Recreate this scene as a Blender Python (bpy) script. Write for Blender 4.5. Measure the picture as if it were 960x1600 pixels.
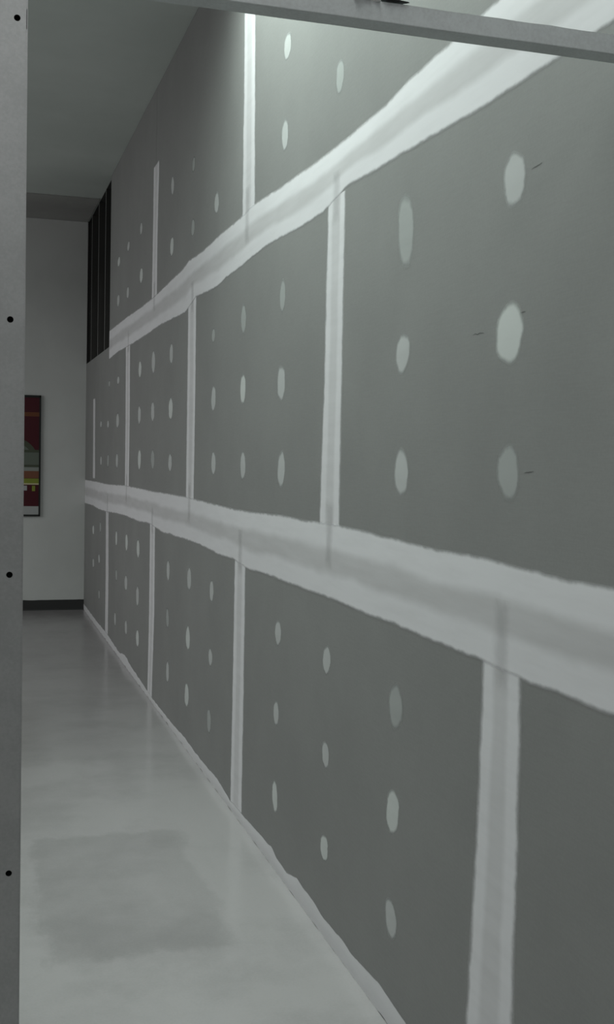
import bpy, bmesh, math, random
from mathutils import Vector, Matrix, noise
random.seed(7)
for o in list(bpy.data.objects): bpy.data.objects.remove(o)
S = bpy.context.scene
C = S.collection

# ---------------------------------------------------------------- camera
cam = bpy.data.cameras.new('camera'); co = bpy.data.objects.new('camera', cam); C.objects.link(co)
cam.sensor_fit = 'AUTO'; cam.sensor_width = 36.0; cam.lens = 1771.98 / 1600 * 36
cam.clip_start = 0.05; cam.clip_end = 100
R_ = Vector((0.9581158696527149, -0.28565578327682783, 0.02036550515268004))
U_ = Vector((-0.006269741335350595, 0.05017337874093886, 0.9987208430834444))
F_ = Vector((0.2863121909091712, 0.957017975560658, -0.04628092253369699))
m = Matrix.Identity(4)
for i in range(3):
    m[i][0] = R_[i]; m[i][1] = U_[i]; m[i][2] = -F_[i]
m[2][3] = 1.531849
co.matrix_world = m
S.camera = co

# ---------------------------------------------------------------- light
w = bpy.data.worlds.new('world'); S.world = w; w.use_nodes = True
w.node_tree.nodes['Background'].inputs[0].default_value = (1.0, 0.97, 1.0, 1)
w.node_tree.nodes['Background'].inputs[1].default_value = 0.015

def area(name, loc, sx, sy, power, col, rot=(0, 0, 0)):
    l = bpy.data.lights.new(name, 'AREA'); l.shape = 'RECTANGLE'; l.size = sx; l.size_y = sy
    l.energy = power; l.color = col
    o = bpy.data.objects.new(name, l); C.objects.link(o); o.location = loc; o.rotation_euler = rot
    return o
GREEN = (0.865, 1.0, 0.93)
# rows of fluorescent strips under the high ceiling of the near room
area('strip_or_fill_light', (0.75, 3.9, 4.3), 0.2, 1.2, 98, GREEN)
area('strip_or_fill_light', (0.2, 2.6, 4.2), 0.2, 1.6, 44, GREEN)
area('strip_or_fill_light', (0.0, 0.2, 4.75), 0.25, 2.4, 38, (0.98, 1.0, 0.98))
area('strip_or_fill_light', (-0.4, -4.0, 4.75), 0.3, 3.0, 34, (1.0, 0.98, 1.0))
area('strip_or_fill_light', (-0.2, -4.0, 4.9), 2.0, 0.4, 30, (1.0, 0.99, 1.0), (math.radians(70), 0, math.radians(-4)))
# fill lights added unseen at left to brighten the far space
area('strip_or_fill_light', (-3.5, 8.0, 3.7), 0.3, 3.0, 50, (0.95, 1.0, 0.97))
area('left_fill_light', (-4.7, 8.0, 2.2), 1.2, 4.0, 50, (1.0, 1.0, 1.0), (0, math.radians(-75), 0))

S.view_settings.view_transform = 'Standard'; S.view_settings.look = 'None'
S.view_settings.gamma = 1.0; S.view_settings.use_curve_mapping = False
S.view_settings.exposure = 0.0

# ---------------------------------------------------------------- helpers
def link(name, bm, mats, parent=None, smooth=False):
    me = bpy.data.meshes.new(name); bm.normal_update(); bm.to_mesh(me); bm.free()
    for mt in (mats if isinstance(mats, (list, tuple)) else [mats]): me.materials.append(mt)
    if smooth:
        for p in me.polygons: p.use_smooth = True
    o = bpy.data.objects.new(name, me); C.objects.link(o)
    if parent: o.parent = parent
    return o
def tag(o, label=None, cat=None, group=None, kind=None):
    if label: o['label'] = label
    if cat: o['category'] = cat
    if group: o['group'] = group
    if kind: o['kind'] = kind
    return o
def box(bm, x0, x1, y0, y1, z0, z1, mi=0, bev=0):
    t = bmesh.new()
    vs = [t.verts.new((x, y, z)) for x in (x0, x1) for y in (y0, y1) for z in (z0, z1)]
    for f in ((0,1,3,2),(4,6,7,5),(0,4,5,1),(2,3,7,6),(0,2,6,4),(1,5,7,3)):
        t.faces.new([vs[i] for i in f])
    if bev: bmesh.ops.bevel(t, geom=t.edges[:], offset=bev, segments=2, affect='EDGES')
    bmesh.ops.recalc_face_normals(t, faces=t.faces)
    me = bpy.data.meshes.new('tmp'); t.to_mesh(me); t.free()
    n = len(bm.faces); bm.from_mesh(me); bpy.data.meshes.remove(me)
    bm.faces.ensure_lookup_table()
    for f in bm.faces[n:]: f.material_index = mi
def struct(name, bm, mat, parent=None):
    o = link(name, bm, mat, parent)
    if not parent: o['kind'] = 'structure'
    return o

# ---------------------------------------------------------------- materials
def mat(name, col, rough=0.7, metal=0.0, spec=0.3):
    m = bpy.data.materials.new(name); m.use_nodes = True
    b = m.node_tree.nodes['Principled BSDF']
    b.inputs['Base Color'].default_value = (*col, 1); b.inputs['Roughness'].default_value = rough
    b.inputs['Metallic'].default_value = metal; b.inputs['Specular IOR Level'].default_value = spec
    return m
def N(m, t, **k):
    n = m.node_tree.nodes.new(t)
    for a, b in k.items(): setattr(n, a, b)
    return n
def LK(m, a, b): m.node_tree.links.new(a, b)
def pos(m, scale=(1, 1, 1)):
    g = N(m, 'ShaderNodeNewGeometry'); mp = N(m, 'ShaderNodeMapping'); mp.inputs['Scale'].default_value = scale
    LK(m, g.outputs['Position'], mp.inputs['Vector']); return mp.outputs[0]
def noise_n(m, vec, scale, detail=3, rough=0.55):
    n = N(m, 'ShaderNodeTexNoise'); n.inputs['Scale'].default_value = scale
    n.inputs['Detail'].default_value = detail; n.inputs['Roughness'].default_value = rough
    LK(m, vec, n.inputs['Vector']); return n.outputs['Fac']
def mth(m, op, a, b=None, c=None, clamp=False):
    n = N(m, 'ShaderNodeMath', operation=op); n.use_clamp = clamp
    for i, v in enumerate((a, b, c)):
        if v is None: continue
        if isinstance(v, (int, float)): n.inputs[i].default_value = v
        else: LK(m, v, n.inputs[i])
    return n.outputs[0]
def ramp(m, v, a, b, lo=0, hi=1, smooth=True):
    n = N(m, 'ShaderNodeMapRange'); n.interpolation_type = 'SMOOTHSTEP' if smooth else 'LINEAR'
    LK(m, v, n.inputs['Value'])
    for k, x in (('From Min', a), ('From Max', b), ('To Min', lo), ('To Max', hi)): n.inputs[k].default_value = x
    return n.outputs[0]
def mixc(m, f, a, b):
    n = N(m, 'ShaderNodeMix', data_type='RGBA')
    if isinstance(f, (int, float)): n.inputs[0].default_value = f
    else: LK(m, f, n.inputs[0])
    for i, v in ((6, a), (7, b)):
        if isinstance(v, tuple): n.inputs[i].default_value = (*v, 1)
        else: LK(m, v, n.inputs[i])
    return n.outputs[2]
def bsdf(m): return m.node_tree.nodes['Principled BSDF']

# grey gypsum paper: faint mottling and faint fibres running along the board
def board_mat(name, c0, c1):
    M = mat(name, c0, 0.72, 0, 0.25)
    n1 = noise_n(M, pos(M), 2.2, 4); n2 = noise_n(M, pos(M, (1, 3, 60)), 6, 3); n3 = noise_n(M, pos(M), 160, 2)
    f = mth(M, 'ADD', mth(M, 'MULTIPLY', n1, 0.5), mth(M, 'ADD', mth(M, 'MULTIPLY', n2, 0.25), mth(M, 'MULTIPLY', n3, 0.25)))
    LK(M, mixc(M, ramp(M, f, 0.3, 0.7), c0, c1), bsdf(M).inputs['Base Color'])
    return M
PAPER = board_mat('grey_gypsum_paper', (0.235, 0.235, 0.232), (0.272, 0.272, 0.268))
CORE = mat('gypsum_core', (0.85, 0.85, 0.83))

# joint compound: white plaster, tape line showing greyer along its middle, thin feathered edge
def mud_mat(name, feather, centre_w, centre_f, amax=1.0, base=(0.745, 0.735, 0.76), grey=(0.52, 0.51, 0.52)):
    M = mat(name, base, 0.6, 0, 0.3)
    uv = N(M, 'ShaderNodeUVMap'); sp = N(M, 'ShaderNodeSeparateXYZ'); LK(M, uv.outputs[0], sp.inputs[0])
    edge = sp.outputs[0]      # metres from the nearest edge of the coat
    acr = sp.outputs[1]       # 0 at the middle of the coat .. 1 at its edge
    n1 = noise_n(M, pos(M, (1, 1, 1)), 3.0, 4); n2 = noise_n(M, pos(M, (1, 0.6, 5)), 7, 4); n3 = noise_n(M, pos(M), 22, 3)
    c = ramp(M, mth(M, 'ADD', acr, mth(M, 'MULTIPLY', mth(M, 'SUBTRACT', n1, 0.5), 0.35)), centre_w - 0.12, centre_w + 0.16, 1, 0)
    c = mth(M, 'MULTIPLY', c, centre_f)
    c = mth(M, 'ADD', c, mth(M, 'MULTIPLY', mth(M, 'SUBTRACT', n2, 0.45), 0.55), clamp=True)
    LK(M, mixc(M, c, base, grey), bsdf(M).inputs['Base Color'])
    e = mth(M, 'ADD', edge, mth(M, 'MULTIPLY', mth(M, 'SUBTRACT', n3, 0.5), feather * 0.6))
    LK(M, ramp(M, e, feather * 0.1, feather, 0, amax), bsdf(M).inputs['Alpha'])
    return M
MUD_H = mud_mat('seam_plaster', 0.016, 0.30, 0.75)
MUD_V = mud_mat('joint_plaster', 0.03, 0.34, 0.5)
MUD_T = mud_mat('joint_end_plaster', 0.05, 0.6, 1.0, 0.26)
MUD_P = [mud_mat('patch_plaster_thin', 0.018, 0.0, 0.0, 0.85, (0.45, 0.465, 0.46), (0.33, 0.335, 0.335)),
         mud_mat('patch_plaster', 0.017, 0.0, 0.0, 0.95, (0.52, 0.53, 0.53), (0.38, 0.39, 0.385)),
         mud_mat('patch_plaster_thick', 0.015, 0.0, 0.0, 1.0, (0.58, 0.60, 0.59), (0.42, 0.43, 0.425))]

M = FLOOR = mat('polished_concrete', (0.4, 0.4, 0.39), 0.32, 0, 0.5)
g = N(M, 'ShaderNodeNewGeometry'); sp = N(M, 'ShaderNodeSeparateXYZ'); LK(M, g.outputs['Position'], sp.inputs[0])
n1 = noise_n(M, pos(M, (1, 1, 1)), 1.6, 5, 0.6); n2 = noise_n(M, pos(M, (1, 0.5, 1)), 6, 5, 0.65); n3 = noise_n(M, pos(M), 120, 2)
wob = mth(M, 'MULTIPLY', mth(M, 'SUBTRACT', n2, 0.5), 0.22)
X = mth(M, 'ADD', sp.outputs[0], wob); Y = mth(M, 'ADD', sp.outputs[1], wob)
def rectm(x0, x1, y0, y1, s):
    a = mth(M, 'MULTIPLY', ramp(M, X, x0 - s, x0 + s), ramp(M, X, x1 - s, x1 + s, 1, 0))
    b = mth(M, 'MULTIPLY', ramp(M, Y, y0 - s, y0 + s), ramp(M, Y, y1 - s, y1 + s, 1, 0))
    return mth(M, 'MULTIPLY', a, b)
st = mth(M, 'MULTIPLY', rectm(0.24, 0.82, 3.42, 4.55, 0.03), 0.42)            # old damp rectangle on the slab
st = mth(M, 'ADD', st, mth(M, 'MULTIPLY', rectm(0.1, 0.75, 5.7, 7.1, 0.1), 0.35))
st = mth(M, 'ADD', st, mth(M, 'MULTIPLY', ramp(M, n1, 0.40, 0.68), 0.5))
st = mth(M, 'ADD', st, mth(M, 'MULTIPLY', mth(M, 'SUBTRACT', n2, 0.5), 0.6))
st = mth(M, 'ADD', st, mth(M, 'MULTIPLY', mth(M, 'SUBTRACT', n3, 0.5), 0.35), clamp=True)
LK(M, mixc(M, st, (0.302, 0.288, 0.292), (0.214, 0.204, 0.207)), bsdf(M).inputs['Base Color'])
LK(M, ramp(M, n2, 0.3, 0.7, 0.14, 0.26), bsdf(M).inputs['Roughness'])

def paint(name, c0, c1, sc=1.5):
    M = mat(name, c0, 0.8, 0, 0.2)
    LK(M, mixc(M, ramp(M, noise_n(M, pos(M), sc, 4), 0.3, 0.7), c0, c1), bsdf(M).inputs['Base Color']); return M
CEIL = paint('ceiling_paint', (0.49, 0.53, 0.505), (0.54, 0.58, 0.555))
CEIL_FAR = paint('far_ceiling_dark', (0.30, 0.30, 0.29), (0.36, 0.36, 0.35))
BACKW = paint('back_wall_paint', (0.52, 0.53, 0.52), (0.57, 0.58, 0.57))
DARK = mat('cavity_shade', (0.03, 0.029, 0.028), 0.9)  # shade of the hollow put into a near-black colour
VINYL = mat('black_vinyl_base', (0.03, 0.03, 0.03), 0.6)
M = METAL = mat('galvanised_steel', (0.42, 0.43, 0.43), 0.5, 0.55, 0.5)
nn = noise_n(M, pos(M, (1, 1, 1)), 14, 5, 0.65); nf = noise_n(M, pos(M), 220, 2)
LK(M, mixc(M, ramp(M, mth(M, 'ADD', mth(M, 'MULTIPLY', nn, .6), mth(M, 'MULTIPLY', nf, .4)), 0.35, 0.65), (0.39, 0.405, 0.40), (0.45, 0.465, 0.46)), bsdf(M).inputs['Base Color'])
HEADM = METAL.copy(); HEADM.name = 'bright_galvanised_steel'
bsdf(HEADM).inputs['Metallic'].default_value = 0.15; bsdf(HEADM).inputs['Roughness'].default_value = 0.6
for n_ in HEADM.node_tree.nodes:
    if n_.type == 'MIX': n_.inputs[6].default_value = (0.50, 0.53, 0.53, 1); n_.inputs[7].default_value = (0.58, 0.62, 0.62, 1)
FLANGE = mat('lit_flange_steel', (0.2, 0.2, 0.195), 0.5, 0.4)  # bright line of light put into a paler flange colour
STUDM = mat('shaded_stud_steel', (0.07, 0.068, 0.065), 0.5, 0.5)  # shade on the studs put into a darker steel colour
BLACK = mat('black_plastic', (0.012, 0.013, 0.012), 0.5)
P_RED = mat('print_dark_red', (0.055, 0.0005, 0.006), 0.5)
P_ORG = mat('print_orange', (0.13, 0.04, 0.012), 0.5)
P_GRN = mat('print_olive_grey', (0.12, 0.14, 0.115), 0.5)
P_GRD = mat('print_dark_olive', (0.06, 0.07, 0.045), 0.5)
P_GRL = mat('print_light_grey', (0.24, 0.26, 0.24), 0.5)
P_BRN = mat('print_brown_orange', (0.17, 0.065, 0.035), 0.5)
P_LIM = mat('print_lime', (0.20, 0.24, 0.03), 0.5)
P_CRM = mat('print_cream', (0.5, 0.45, 0.28), 0.5)
P_WHT = mat('print_white', (0.36, 0.37, 0.37), 0.5)

# traced in metres on the wall: (distance along the wall, height)
MID_TOP= [(1.772, 1.32), (1.906, 1.319), (2.112, 1.32), (2.295, 1.327), (2.506, 1.325), (2.71, 1.328), (2.945, 1.33), (3.104, 1.334), (3.298, 1.336), (3.572, 1.334), (3.705, 1.331), (3.932, 1.332), (4.111, 1.33), (4.408, 1.322), (4.723, 1.318), (4.976, 1.32), (5.285, 1.322), (5.968, 1.328), (6.515, 1.326), (7.037, 1.321), (7.645, 1.323), (8.398, 1.32), (9.484, 1.301), (10.373, 1.302), (11.438, 1.295)]
MID_BOT= [(1.758, 1.083), (1.939, 1.08), (2.092, 1.078), (2.2, 1.08), (2.322, 1.084), (2.49, 1.083), (2.738, 1.084), (2.928, 1.085), (3.144, 1.084), (3.293, 1.086), (3.457, 1.087), (3.598, 1.083), (3.75, 1.084), (3.914, 1.079), (4.092, 1.081), (4.337, 1.077), (4.519, 1.069), (4.791, 1.087), (5.051, 1.08), (5.266, 1.086), (5.579, 1.092), (5.892, 1.091), (6.22, 1.084), (6.407, 1.085), (6.628, 1.074), (6.966, 1.09), (7.227, 1.098), (7.623, 1.083), (8.031, 1.085), (8.484, 1.084), (8.946, 1.074), (9.504, 1.056), (10.083, 1.049), (10.622, 1.059), (11.41, 1.048)]
UP_TOP= [(2.389, 2.548), (2.643, 2.546), (2.834, 2.539), (3.025, 2.526), (3.362, 2.523), (3.628, 2.528), (4.109, 2.545), (4.501, 2.567), (4.666, 2.562), (4.856, 2.561), (5.169, 2.564), (5.538, 2.557), (5.734, 2.561), (5.943, 2.57), (6.147, 2.551), (6.449, 2.547), (6.78, 2.539), (7.147, 2.534), (7.699, 2.537), (8.342, 2.551), (8.857, 2.556), (9.436, 2.562)]
UP_BOT= [(1.833, 2.323), (2.006, 2.322), (2.175, 2.323), (2.358, 2.323), (2.496, 2.329), (2.65, 2.336), (2.821, 2.341), (3.013, 2.349), (3.174, 2.355), (3.326, 2.363), (3.571, 2.331), (3.84, 2.333), (4.049, 2.342), (4.281, 2.35), (4.538, 2.345), (4.826, 2.334), (5.016, 2.334), (5.219, 2.32), (5.441, 2.326), (5.732, 2.342), (6.031, 2.296), (6.428, 2.306), (6.879, 2.318), (7.338, 2.313), (7.83, 2.314), (8.319, 2.318), (8.873, 2.327), (9.411, 2.315)]
FOOT= [(2.68, 0.071), (2.912, 0.085), (3.074, 0.069), (3.193, 0.071), (3.319, 0.069), (3.419, 0.065), (3.526, 0.077), (3.639, 0.076), (3.718, 0.083), (3.774, 0.071), (3.84, 0.055), (3.999, 0.06), (4.065, 0.074), (4.313, 0.063), (4.532, 0.052), (4.772, 0.045), (5.04, 0.064), (5.494, 0.051), (5.842, 0.057), (6.232, 0.042), (6.447, 0.041), (6.772, 0.035), (6.998, 0.035), (7.467, 0.049), (7.933, 0.059), (8.241, 0.083), (8.42, 0.066), (8.567, 0.046), (9.355, 0.066), (10.237, 0.058), (11.232, 0.062)]
VERT=[
  ( [(2.099, 1.062), (2.092, 0.769), (2.093, 0.361)] , [(2.308, 1.07), (2.318, 0.695), (2.344, 0.237)] ),
  ( [(4.551, 1.045), (4.542, 0.566), (4.543, 0.054)] , [(4.778, 1.077), (4.778, 0.518), (4.785, 0.042)] ),
  ( [(6.937, 1.052), (6.918, 0.56), (6.973, 0.052)] , [(7.171, 1.077), (7.161, 0.527), (7.183, 0.029)] ),
  ( [(9.367, 1.037), (9.316, 0.547), (9.314, 0.099)] , [(9.573, 1.058), (9.54, 0.523), (9.538, 0.065)] ),
  ( [(3.332, 2.361), (3.329, 1.864), (3.324, 1.342)] , [(3.536, 2.318), (3.54, 1.778), (3.558, 1.343)] ),
  ( [(5.715, 2.34), (5.699, 1.838), (5.7, 1.331)] , [(5.965, 2.288), (5.956, 1.85), (5.95, 1.332)] ),
  ( [(8.183, 2.315), (8.152, 1.816), (8.156, 1.336)] , [(8.442, 2.319), (8.412, 1.824), (8.399, 1.33)] ),
  ( [(10.491, 2.034), (10.466, 1.655), (10.429, 1.318)] , [(10.694, 2.06), (10.66, 1.657), (10.651, 1.313)] ),
  ( [(6.969, 3.326), (6.996, 2.953), (6.996, 2.545)] , [(7.215, 3.294), (7.214, 2.995), (7.226, 2.548)] ),
  ( [(4.581, 3.902), (4.544, 3.279), (4.502, 2.58)] , [(4.812, 4.013), (4.761, 3.196), (4.748, 2.565)] ),
]
PATCH=[
 (2.207,2.136,0.113,0.108),
 (2.830,2.137,0.130,0.178),
 (2.210,1.810,0.133,0.125),
 (2.832,1.819,0.112,0.102),
 (2.197,1.513,0.113,0.116),
 (2.820,1.499,0.116,0.109),
 (5.289,2.108,0.088,0.061),
 (4.678,2.117,0.105,0.118),
 (4.060,2.130,0.090,0.118),
 (5.265,1.809,0.117,0.115),
 (4.667,1.822,0.105,0.118),
 (4.055,1.810,0.126,0.127),
 (5.241,1.505,0.116,0.103),
 (4.643,1.502,0.104,0.112),
 (4.031,1.490,0.116,0.123),
 (7.690,2.116,0.151,0.108),
 (7.109,2.119,0.155,0.141),
 (6.454,2.121,0.129,0.117),
 (7.691,1.806,0.151,0.121),
 (7.107,1.808,0.155,0.120),
 (6.449,1.808,0.151,0.117),
 (7.662,1.504,0.150,0.120),
 (7.080,1.508,0.155,0.120),
 (6.443,1.494,0.129,0.103),
 (8.851,2.114,0.158,0.060),
 (9.434,2.118,0.134,0.052),
 (9.489,1.789,0.136,0.063),
 (8.859,1.803,0.197,0.109),
 (10.012,1.801,0.150,0.056),
 (9.978,1.484,0.149,0.078),
 (9.459,1.492,0.134,0.105),
 (8.868,1.496,0.159,0.109),
 (4.056,3.031,0.107,0.090),
 (3.426,2.727,0.091,0.104),
 (4.068,2.717,0.099,0.108),
 (6.494,3.074,0.108,0.103),
 (5.859,3.040,0.088,0.073),
 (5.849,2.715,0.107,0.086),
 (6.486,2.730,0.129,0.103),
 (5.266,2.721,0.116,0.096),
 (8.904,3.029,0.159,0.070),
 (8.356,3.052,0.140,0.066),
 (7.689,2.745,0.150,0.095),
 (7.719,3.062,0.120,0.078),
 (8.358,2.720,0.140,0.084),
 (8.913,2.730,0.159,0.090),
 (4.032,0.887,0.099,0.090),
 (3.436,0.890,0.093,0.090),
 (2.821,0.875,0.112,0.117),
 (4.038,0.586,0.082,0.089),
 (3.428,0.587,0.080,0.082),
 (2.826,0.583,0.104,0.110),
 (4.033,0.272,0.082,0.109),
 (3.421,0.283,0.087,0.073),
 (2.821,0.296,0.095,0.100),
 (6.454,0.875,0.109,0.110),
 (5.804,0.900,0.124,0.113),
 (5.236,0.900,0.103,0.097),
 (6.452,0.602,0.109,0.110),
 (5.814,0.587,0.125,0.119),
 (5.240,0.586,0.102,0.078),
 (6.425,0.291,0.108,0.116),
 (5.825,0.285,0.125,0.126),
 (5.246,0.279,0.104,0.115),
 (8.847,0.890,0.118,0.109),
 (8.251,0.905,0.138,0.121),
 (7.666,0.906,0.150,0.112),
 (8.818,0.604,0.118,0.089),
 (8.257,0.606,0.174,0.111),
 (7.666,0.580,0.151,0.129),
 (8.863,0.258,0.119,0.109),
 (8.226,0.287,0.138,0.102),
 (7.640,0.300,0.150,0.112),
 (9.966,0.904,0.149,0.088),
 (10.542,0.844,0.166,0.082),
 (10.037,0.624,0.152,0.079),
 (10.003,0.311,0.151,0.078),
 (10.509,0.540,0.166,0.082),
]
MARKS= [(2.13, 2.136, 2.086, 2.138), (2.393, 1.824, 2.336, 1.823), (2.124, 1.513, 2.083, 1.516), (2.168, 1.846, 2.14, 1.847)]

WX = 1.104          # face of the long gypsum wall
YE = 11.36          # far wall
ZC = 3.814          # corridor ceiling
YN = 4.6            # where the corridor ceiling starts
ZH = 5.0            # high ceiling of the near room
YO = 9.46           # near edge of the open framing
# ---------------------------------------------------------------- shell
bm = bmesh.new(); box(bm, -5.1, WX + 1.2, -6.0, YE + 0.15, -0.12, 0.0); struct('floor', bm, FLOOR)
bm = bmesh.new(); box(bm, -5.0, WX + 0.016, YN, YE + 0.12, ZC, ZC + 0.1)
ce = struct('ceiling', bm, CEIL)
bm = bmesh.new(); box(bm, -5.0, WX, 10.33, YE, ZC - 0.012, ZC, bev=0.002)  # strip in a darker tone than the rest of the ceiling
tag(link('far_ceiling_strip', bm, CEIL_FAR, ce), 'darker strip at the far end of the ceiling')
bm = bmesh.new(); box(bm, -5.0, WX + 0.9, -6.0, YN, ZH, ZH + 0.1); struct('ceiling_upper', bm, CEIL)
bm = bmesh.new(); box(bm, -5.0, WX + 0.02, YN, YN + 0.1, ZC + 0.1, ZH); struct('wall_bulkhead', bm, CEIL)
bm = bmesh.new(); box(bm, -5.0, WX, YE, YE + 0.12, 0, ZC)
wb = struct('wall_back', bm, BACKW)
bm = bmesh.new(); box(bm, -5.1, -5.0, -6.0, YE, 0, ZH); struct('wall_left', bm, PAPER)
# cove base on the far wall: wavy hand-cut top edge
bm = bmesh.new(); n = 240; a = []
for i in range(n + 1):
    x = -5.0 + (WX + 5.0) * i / n
    z = 0.100 + 0.004 * noise.noise(Vector((x * 9, 3, 0))) + 0.002 * noise.noise(Vector((x * 40, 1, 0)))
    a.append([bm.verts.new((x, YE - 0.014, 0)), bm.verts.new((x, YE - 0.009, 0.012)), bm.verts.new((x, YE - 0.006, z - 0.004)), bm.verts.new((x, YE, z))])
for i in range(n):
    for k in range(3): bm.faces.new((a[i][k], a[i+1][k], a[i+1][k+1], a[i][k+1]))
struct('baseboard_back', bm, VINYL)

# long wall: its hidden body, with a recess behind the open framing
bm = bmesh.new()
X0 = WX + 0.016
box(bm, X0, X0 + 0.09, -6.0, YO - 0.002, 0, ZH)
box(bm, X0, X0 + 0.09, YO - 0.002, YE, 0, 2.425)
wr = struct('wall_right', bm, CORE)
bm = bmesh.new()  # closed box added so the hollow stays dark
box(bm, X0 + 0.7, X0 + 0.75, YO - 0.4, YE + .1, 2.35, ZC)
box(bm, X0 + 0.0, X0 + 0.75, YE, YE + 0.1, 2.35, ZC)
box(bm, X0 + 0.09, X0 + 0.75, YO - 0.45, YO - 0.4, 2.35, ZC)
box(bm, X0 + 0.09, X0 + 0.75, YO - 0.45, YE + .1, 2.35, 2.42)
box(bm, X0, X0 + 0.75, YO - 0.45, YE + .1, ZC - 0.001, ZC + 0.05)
link('cavity_shade', bm, DARK, wr)['label'] = 'near-black box for the shade behind the open framing'

def board(y0, y1, z0, z1):
    bm = bmesh.new(); g_ = 0.0015
    box(bm, WX, WX + 0.0155, y0 + g_, y1 - g_, z0 + g_, z1 - g_, bev=0.0015)
    return link('drywall_board', bm, PAPER, wr)
r0 = [-3.9, -0.24, 2.21, 4.66, 7.06, 9.44, YE]
r1 = [-4.0, -1.45, 0.985, 3.435, 5.83, 8.29, 10.56, YE]
r2 = [-3.9, -0.24, 2.21, 4.645, 7.105, YO]
for a, b in zip(r0, r0[1:]): board(a, b, 0.012, 1.202)
for a, b in zip(r1, r1[1:]): board(a, b, 1.202, 2.427 if a > 8.2 else 2.440)
for a, b in zip(r2, r2[1:]): board(a, b, 2.440, ZC if a > 4 else 3.66)
for a, b in ((-4.0, -1.4), (-1.4, 1.04), (1.04, 3.48), (3.48, YN)): board(a, b, 3.66, ZH)
bm = bmesh.new(); box(bm, WX - 0.0, WX + 0.0155, 8.29, YO, 2.427, 2.4405)
bm.free()

# strips of joint compound ---------------------------------------------------
def interp(P, t):
    if t <= P[0][0]: return P[0][1]
    for (a, u), (b, v) in zip(P, P[1:]):
        if t <= b: return u + (v - u) * (t - a) / (b - a)
    return P[-1][1]
PROF = [0, .04, .1, .2, .35, .5, .65, .8, .9, .96, 1]
def strip(name, A, B, t0, t1, step, horizontal, material, lift, jit=0.003, bump=0.0008, open_ends=True, foot=False):
    """coat between the traced edges A and B, along t"""
    bm = bmesh.new(); uvl = bm.loops.layers.uv.new('UVMap')
    n = max(2, int((t1 - t0) / step)); rows = []; meta = {}
    for i in range(n + 1):
        t = t0 + (t1 - t0) * i / n
        a = interp(A, t) + jit * noise.noise(Vector((t * 11, lift * 999, 1))) ; b = interp(B, t) + jit * noise.noise(Vector((t * 11, lift * 999, 7)))
        r = []
        for q in PROF:
            s = a + (b - a) * q; h = lift + bump * math.sin(math.pi * q) ** 1.5
            v = bm.verts.new((WX - h, t, s) if horizontal else (WX - h, s, t))
            e = min(q, 1 - q) * abs(b - a)
            if foot: e = q * abs(b - a)
            if not open_ends: e = min(e, (t - t0), (t1 - t) + 0.02)
            meta[v] = (e, abs(q - .5) * 2); r.append(v)
        rows.append(r)
    for i in range(n):
        for k in range(len(PROF) - 1):
            f = bm.faces.new((rows[i][k], rows[i+1][k], rows[i+1][k+1], rows[i][k+1]))
            for l in f.loops: l[uvl].uv = meta[l.vert]
    bmesh.ops.recalc_face_normals(bm, faces=bm.faces)
    if sum(f.normal.x for f in bm.faces) > 0: bmesh.ops.reverse_faces(bm, faces=bm.faces)
    return link(name, bm, material, wr, True)
def ext(P, y, z): return [(y, z)] + P
strip('seam_compound', ext(MID_TOP, -3.9, 1.32), ext(MID_BOT, -3.9, 1.083), -3.9, YE - .003, 0.03, True, MUD_H, 0.0007)
strip('seam_compound', ext(UP_TOP, -3.9, 2.55), ext(UP_BOT, -3.9, 2.323), -3.9, YO, 0.03, True, MUD_H, 0.0007)
strip('seam_compound', [(-4, 3.77)], [(-4, 3.55)], -3.9, YN, 0.05, True, MUD_H, 0.0007)
strip('floor_seam_compound', ext(FOOT, -3.9, 0.07), [(-4, 0.0005)], -3.9, YE - .003, 0.02, True, mud_mat('foot_plaster', 0.008, 0.0, 0.0, 1.0, (0.68, 0.67, 0.69), (0.50, 0.50, 0.51)), 0.0010, jit=0.006, foot=True)
ZR = [(0.004, 1.12), (0.004, 1.12), (0.004, 1.12), (0.004, 1.12), (1.29, 2.36), (1.29, 2.36), (1.29, 2.36), (1.30, 2.05), (2.50, 3.34), (2.50, ZC - 0.12)]
for (A, B), (z0, z1) in zip(VERT, ZR):
    A = sorted((z, y) for y, z in A); B = sorted((z, y) for y, z in B)
    if z0 < 0.1: A = [(0, A[0][1])] + A; B = [(0, B[0][1])] + B
    strip('joint_compound', A, B, z0, z1, 0.03, False, MUD_V, 0.0002, jit=0.003, bump=0.0003, open_ends=(z1 not in (2.05, 3.34)))
for y, z0, z1 in ((2.205, 1.03, 1.24), (4.66, 1.03, 1.23), (7.06, 1.03, 1.22), (9.45, 1.02, 1.22),
                  (3.435, 1.17, 1.40), (5.83, 1.17, 1.40), (8.29, 1.17, 1.40), (3.435, 2.26, 2.44), (5.83, 2.26, 2.44), (8.29, 2.26, 2.44),
                  (7.105, 2.42, 2.62), (4.64, 2.40, 2.66)):
    strip('joint_compound', [(0, y - .055)], [(0, y + .055)], z0, z1, 0.02, False, MUD_T, 0.0017, bump=0.0002, open_ends=False)
# same joints nearer than the photo's edge
for y, z0, z1 in ((-0.24, 0.004, 1.12), (0.985, 1.29, 2.36), (2.21, 2.5, 3.6), (-0.24, 2.5, 3.6)):
    strip('joint_compound', [(0, y - .11)], [(0, y + .11)], z0, z1, 0.04, False, MUD_V, 0.0003, bump=0.0005)

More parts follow.
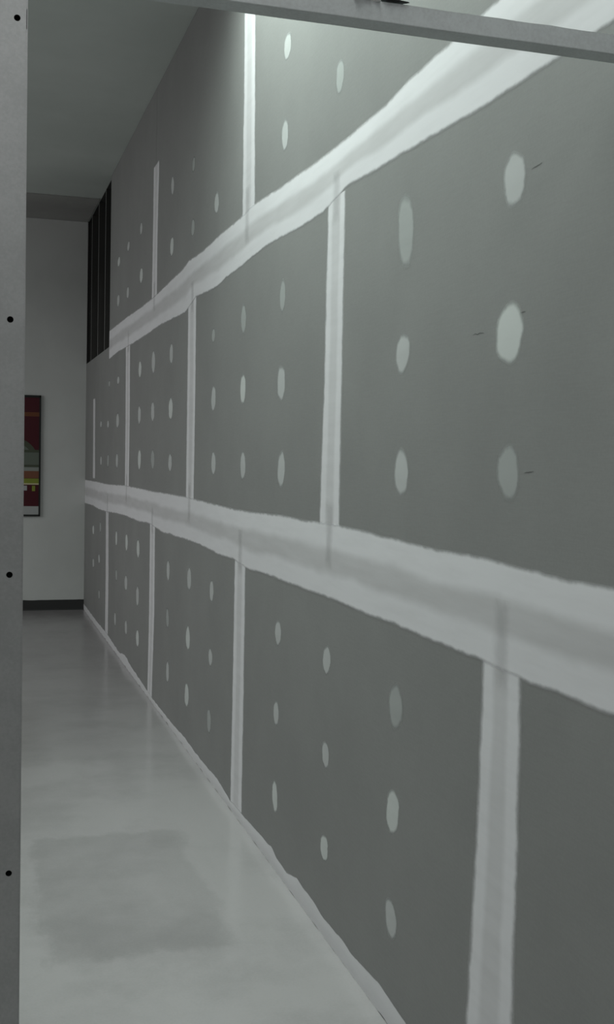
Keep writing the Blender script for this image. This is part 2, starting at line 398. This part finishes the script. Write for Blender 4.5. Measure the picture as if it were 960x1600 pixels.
# filled screw heads ---------------------------------------------------------
def patch(y, z, wd, ht, seed):
    rnd = random.Random(seed); bm = bmesh.new(); uvl = bm.loops.layers.uv.new('UVMap'); n = 36; meta = {}
    tail = rnd.uniform(-.25, .35); lean = rnd.uniform(-.12, .12); kind = rnd.random()
    rings = []
    for q in (1, .92, .75, .5, .25):
        r = []
        for i in range(n):
            a = 2 * math.pi * i / n
            k = 1 + 0.11 * noise.noise(Vector((math.cos(a) * 1.6, math.sin(a) * 1.6, seed * 3.1))) + 0.05 * noise.noise(Vector((math.cos(a) * 6, math.sin(a) * 6, seed)))
            if math.sin(a) * (1 if tail > 0 else -1) > .4: k *= 1 + abs(tail) * .35
            px, pz = math.cos(a) * wd / 2 * q * k * 1.16, math.sin(a) * ht / 2 * q * k * 1.2
            v = bm.verts.new((WX - 0.00025 - 0.0006 * (1 - q), y + px + pz * lean, z + pz))
            meta[v] = ((1 - q) * 0.05, 1.0); r.append(v)
        rings.append(r)
    c = bm.verts.new((WX - 0.00085, y, z)); meta[c] = (0.05, 1)
    fs = []
    for a_, b_ in zip(rings, rings[1:]):
        for i in range(n): fs.append(bm.faces.new((a_[i], a_[(i+1) % n], b_[(i+1) % n], b_[i])))
    for i in range(n): fs.append(bm.faces.new((rings[-1][i], rings[-1][(i+1) % n], c)))
    for f in fs:
        for l in f.loops: l[uvl].uv = meta[l.vert]
    bmesh.ops.recalc_face_normals(bm, faces=bm.faces)
    if sum(f.normal.x for f in bm.faces) > 0: bmesh.ops.reverse_faces(bm, faces=bm.faces)
    return link('screw_patch', bm, MUD_P[rnd.choice((0, 1, 1, 2))], wr, True)
for i, (y, z, a, b) in enumerate(PATCH): patch(y, z, a * 0.92, b, i + 1)
PEN = mat('pencil', (0.09, 0.09, 0.09), 0.8)
for y0, z0, y1, z1 in MARKS:
    bm = bmesh.new(); n = 10; prev = None
    for i in range(n + 1):
        t = i / n; y = y0 + (y1 - y0) * t; z = z0 + (z1 - z0) * t + 0.004 * noise.noise(Vector((t * 5, y0, 2)))
        wv = 0.0009 * (1 - abs(2 * t - 1) * .6)
        cur = (bm.verts.new((WX - .0003, y, z - wv)), bm.verts.new((WX - .0003, y, z + wv)))
        if prev: bm.faces.new((prev[0], cur[0], cur[1], prev[1]))
        prev = cur
    link('pencil_mark', bm, PEN, wr)

# ---------------------------------------------------------------- studs in the open framing
def c_stud(name, y, z0, z1, m_, web=0.09, fl=0.035, t=0.0012, face=+1):
    """web across the wall, a flange on each face of the wall, lips"""
    bm = bmesh.new(); x0 = X0 - 0.002
    box(bm, x0, x0 + web, y, y + t, z0, z1)
    box(bm, x0 - 0.001, x0 + t, y, y + fl, z0, z1, mi=1)
    box(bm, x0 + web - t, x0 + web, y, y + fl, z0, z1)
    box(bm, x0, x0 + 0.008, y + fl - t, y + fl, z0, z1); box(bm, x0 + web - .008, x0 + web, y + fl - t, y + fl, z0, z1)
    return link(name, bm, [m_, FLANGE])
LB = ['metal wall stud at the near edge of the dark open framing, against the board end',
      'metal wall stud in the open framing, nearest to the board end but standing free',
      'middle metal wall stud in the dark open framing, bright line of light in its flange colour',
      'metal wall stud in the dark open framing, farthest and nearest the poster wall']
for y, lb in zip((YO + 0.004, 9.93, 10.47, 11.06), LB):
    o = c_stud('metal_stud', y, 2.427, ZC - 0.002, STUDM)
    tag(o, lb, 'stud', 'studs in the open framing')

# ---------------------------------------------------------------- poster on the far wall
px0, px1, pz0, pz1 = 0.03, 0.672, 0.925, 2.10
pr = bpy.data.objects.new('poster', None); C.objects.link(pr); pr.location = (0, YE, 0)
tag(pr, 'tall dark red poster in thin black frame hanging on the far wall', 'poster')
def lp(o): o.parent = pr; o.location = (0, 0, 0); return o
bm = bmesh.new(); box(bm, px0 + .01, px1 - .01, -0.016, -0.002, pz0 + .01, pz1 - .01); lp(link('backing_board', bm, BLACK))
bm = bmesh.new()
box(bm, px0, px1, -0.026, -0.002, pz0, pz0 + .016, bev=.002); box(bm, px0, px1, -0.026, -0.002, pz1 - .022, pz1, bev=.002)
box(bm, px0, px0 + .016, -0.026, -0.002, pz0, pz1, bev=.002); box(bm, px1 - .016, px1, -0.026, -0.002, pz0, pz1, bev=.002)
lp(link('frame', bm, BLACK))
PM = [P_RED, P_ORG, P_GRN, P_GRD, P_GRL, P_BRN, P_LIM, P_CRM, P_WHT]
bm = bmesh.new(); a, b = px0 + .014, px1 - .014
def rect(x0, x1, z0, z1, mi, d):
    f = bm.faces.new([bm.verts.new(v) for v in ((x0, d, z0), (x1, d, z0), (x1, d, z1), (x0, d, z1))]); f.material_index = mi
rect(a, b, pz0 + .014, pz1 - .018, 0, -.0165)
rect(a, b, 1.895, 1.935, 1, -.0170)
# grey dome
cx, hw = (px0 + px1) / 2, (b - a) / 2 - .01
vs = [bm.verts.new((cx + hw * math.cos(t), -.0170, 1.47 + 0.235 * math.sin(t))) for t in [math.pi * i / 30 for i in range(31)]]
bm.faces.new(vs).material_index = 3
vs = [bm.verts.new((cx + hw * .8 * math.cos(t), -.0173, 1.50 + 0.15 * math.sin(t))) for t in [math.pi * i / 30 for i in range(31)]]
bm.faces.new(vs).material_index = 2
rect(a, b, 1.40, 1.545, 2, -.0176)
rect(a, b, 1.545, 1.57, 3, -.0176)
rect(a, b, 1.34, 1.40, 4, -.0176); rect(a, b, 1.405, 1.425, 3, -.0179)
rect(a, b, 1.295, 1.365, 5, -.0179)
rect(a, b, 1.245, 1.292, 6, -.0179); rect(a, b, 1.232, 1.246, 7, -.0182)
rect(0.592, 0.622, 1.17, 1.222, 6, -.0179); rect(0.46, 0.545, 1.175, 1.222, 8, -.0179); rect(0.18, 0.24, 1.17, 1.215, 6, -.0179)
rect(a, b, pz0 + .016, 1.022, 8, -.0182)
bmesh.ops.recalc_face_normals(bm, faces=bm.faces)
for f in bm.faces:
    if f.normal.y > 0: f.normal_flip()
lp(link('printed_sheet', bm, PM))

# ---------------------------------------------------------------- metal door opening in front: jamb and header
def plate_with_holes(bm, x0, x1, y, z0, z1, holes, r):
    """front plate at y with round holes punched in it"""
    zs = z0
    for hx, hz in sorted(holes, key=lambda h: h[1]):
        s = 0.014
        for q in ((x0, x1, zs, hz - s), (x0, hx - s, hz - s, hz + s), (hx + s, x1, hz - s, hz + s)):
            bm.faces.new([bm.verts.new(v) for v in ((q[0], y, q[2]), (q[1], y, q[2]), (q[1], y, q[3]), (q[0], y, q[3]))])
        n = 24; inn = []; out = []; deep = []
        for i in range(n):
            t = 2 * math.pi * (i + .5) / n; c, d = math.cos(t), math.sin(t); k = s / max(abs(c), abs(d))
            out.append(bm.verts.new((hx + c * k, y, hz + d * k))); inn.append(bm.verts.new((hx + c * r, y, hz + d * r)))
            deep.append(bm.verts.new((hx + c * r, y + .0016, hz + d * r)))
        for i in range(n):
            j = (i + 1) % n
            bm.faces.new((out[i], out[j], inn[j], inn[i])); bm.faces.new((inn[i], inn[j], deep[j], deep[i]))
        # corners between the ring polygon and the square
        for sx in (-1, 1):
            for sz in (-1, 1):
                tri = [o_ for o_ in out if (o_.co.x - hx) * sx > 0 and (o_.co.z - hz) * sz > 0]
                tri.sort(key=lambda v: math.atan2(abs(v.co.z - hz), abs(v.co.x - hx)))
                k1 = max([v for v in tri if abs(abs(v.co.x - hx) - s) < 1e-6], key=lambda v: abs(v.co.z - hz))
                k2 = max([v for v in tri if abs(abs(v.co.z - hz) - s) < 1e-6], key=lambda v: abs(v.co.x - hx))
                if k1 is not k2: bm.faces.new((k1, bm.verts.new((hx + sx * s, y, hz + sz * s)), k2))
        zs = hz + s
    bm.faces.new([bm.verts.new(v) for v in ((x0, y, zs), (x1, y, zs), (x1, y, z1), (x0, y, z1))])
YF = 1.73; xr = 0.0785; xl = xr - 0.092
jb = bpy.data.objects.new('door_jamb_stud', None); C.objects.link(jb); jb.location = (0.03, YF + .046, 0)
tag(jb, 'upright galvanised metal stud with punched round holes at left edge', 'stud')
def lj(o):
    o.parent = jb; o.matrix_parent_inverse = Matrix.Translation(-Vector(jb.location)); return o
bm = bmesh.new()
HL = [(0.0635, 2.163), (0.0572, 1.728), (0.0590, 1.352), (0.0615, 0.902), (0.061, 0.42)]
plate_with_holes(bm, xl + .002, xr - .002, YF, 0.004, 2.228, HL, 0.0047)
bmesh.ops.remove_doubles(bm, verts=bm.verts, dist=1e-5); bmesh.ops.recalc_face_normals(bm, faces=bm.faces)
lj(link('face_plate', bm, METAL))
bm = bmesh.new()
box(bm, xr - .002, xr, YF, YF + .041, 0.004, 2.228, bev=.0006); box(bm, xl, xl + .002, YF, YF + .041, 0.004, 2.228, bev=.0006)
box(bm, xl + .002, xr - .002, YF + .0395, YF + .041, 0.004, 2.228)
lj(link('side_flange', bm, METAL))
bm = bmesh.new(); box(bm, xl + .004, xr - .004, YF + .012, YF + .036, 0.004, 2.22); lj(link('hole_shade_core', bm, BLACK))  # black filler added so the punched holes look dark
# floor track under the jamb
bm = bmesh.new(); box(bm, -1.3, xr - .001, YF - .001, YF + .044, 0.0, 0.0012); box(bm, -1.3, xl - .001, YF - .0015, YF - .0003, 0, .03); box(bm, -1.3, xl-.001, YF + .0425, YF + .0437, 0, .03)
tag(link('floor_track', bm, METAL), 'galvanised floor track running left from under the holed upright stud', 'track')
# header: a track with its web down and a flange up on each side, slightly dinged
bm = bmesh.new(); zb, zt = 2.2285, 2.2625
n = 80; prof = [(0.0, zt - 0.002), (0.0, zb + .0015), (0.0004, zb + .0004), (.0015, zb), (.0385, zb), (.0396, zb + .0004), (.040, zb + .0015), (.040, zt),
                (.0388, zt), (.0388, zb + .0014), (.0012, zb + .0014), (.0012, zt - 0.002)]
rows = []
for i in range(n + 1):
    x = -1.3 + (WX + 1.3 - .001) * i / n
    dz = 0.0006 * noise.noise(Vector((x * 6, 0, 0)))
    rows.append([bm.verts.new((x, YF + a_, b_ + dz + (0.001 * noise.noise(Vector((x * 20, 5, 0))) if b_ > zb + .02 else 0))) for a_, b_ in prof])
for i in range(n):
    for k in range(len(prof)):
        k2 = (k + 1) % len(prof); bm.faces.new((rows[i][k], rows[i+1][k], rows[i+1][k2], rows[i][k2]))
bm.faces.new(rows[0]); bm.faces.new(rows[-1]); bmesh.ops.recalc_face_normals(bm, faces=bm.faces)
tag(link('door_header_track', bm, HEADM), 'galvanised metal header track crossing the top of the opening in front', 'track')

# scraps lying on the header
def shard(name, L_, seed, dark=False):
    rnd = random.Random(seed); bm = bmesh.new()
    bmesh.ops.create_icosphere(bm, subdivisions=3, radius=0.5)
    for v in bm.verts:
        k = 1 + .45 * noise.noise(v.co * 2.3 + Vector((seed, 0, 0))) + .2 * noise.noise(v.co * 6 + Vector((0, seed, 0)))
        v.co = Vector((v.co.x * L_[0], v.co.y * L_[1], v.co.z * L_[2])) * k
    return link(name, bm, [CORE if not dark else BLACK])
sc = [((0.590, (0.030, 0.028, 0.010)), 3, False, 'long pale plaster crumb on top of the metal header, left of the others'),
      ((0.614, (0.018, 0.024, 0.012)), 5, False, 'small white plaster crumb on the metal header, between pale crumb and dark sliver'),
      ((0.645, (0.045, 0.020, 0.006)), 9, True, 'thin dark sliver of debris lying on top of the metal header')]
for x, L_, sd, dk, lb in [(a[0], a[1], b, c, d) for a, b, c, d in sc]:
    o = shard('debris_crumb', L_, sd, dk)
    o.location = (x, YF + 0.004, zt + L_[2] * (0.2 if not dk else 0.3))
    tag(o, lb, 'debris', 'scraps on the metal header')
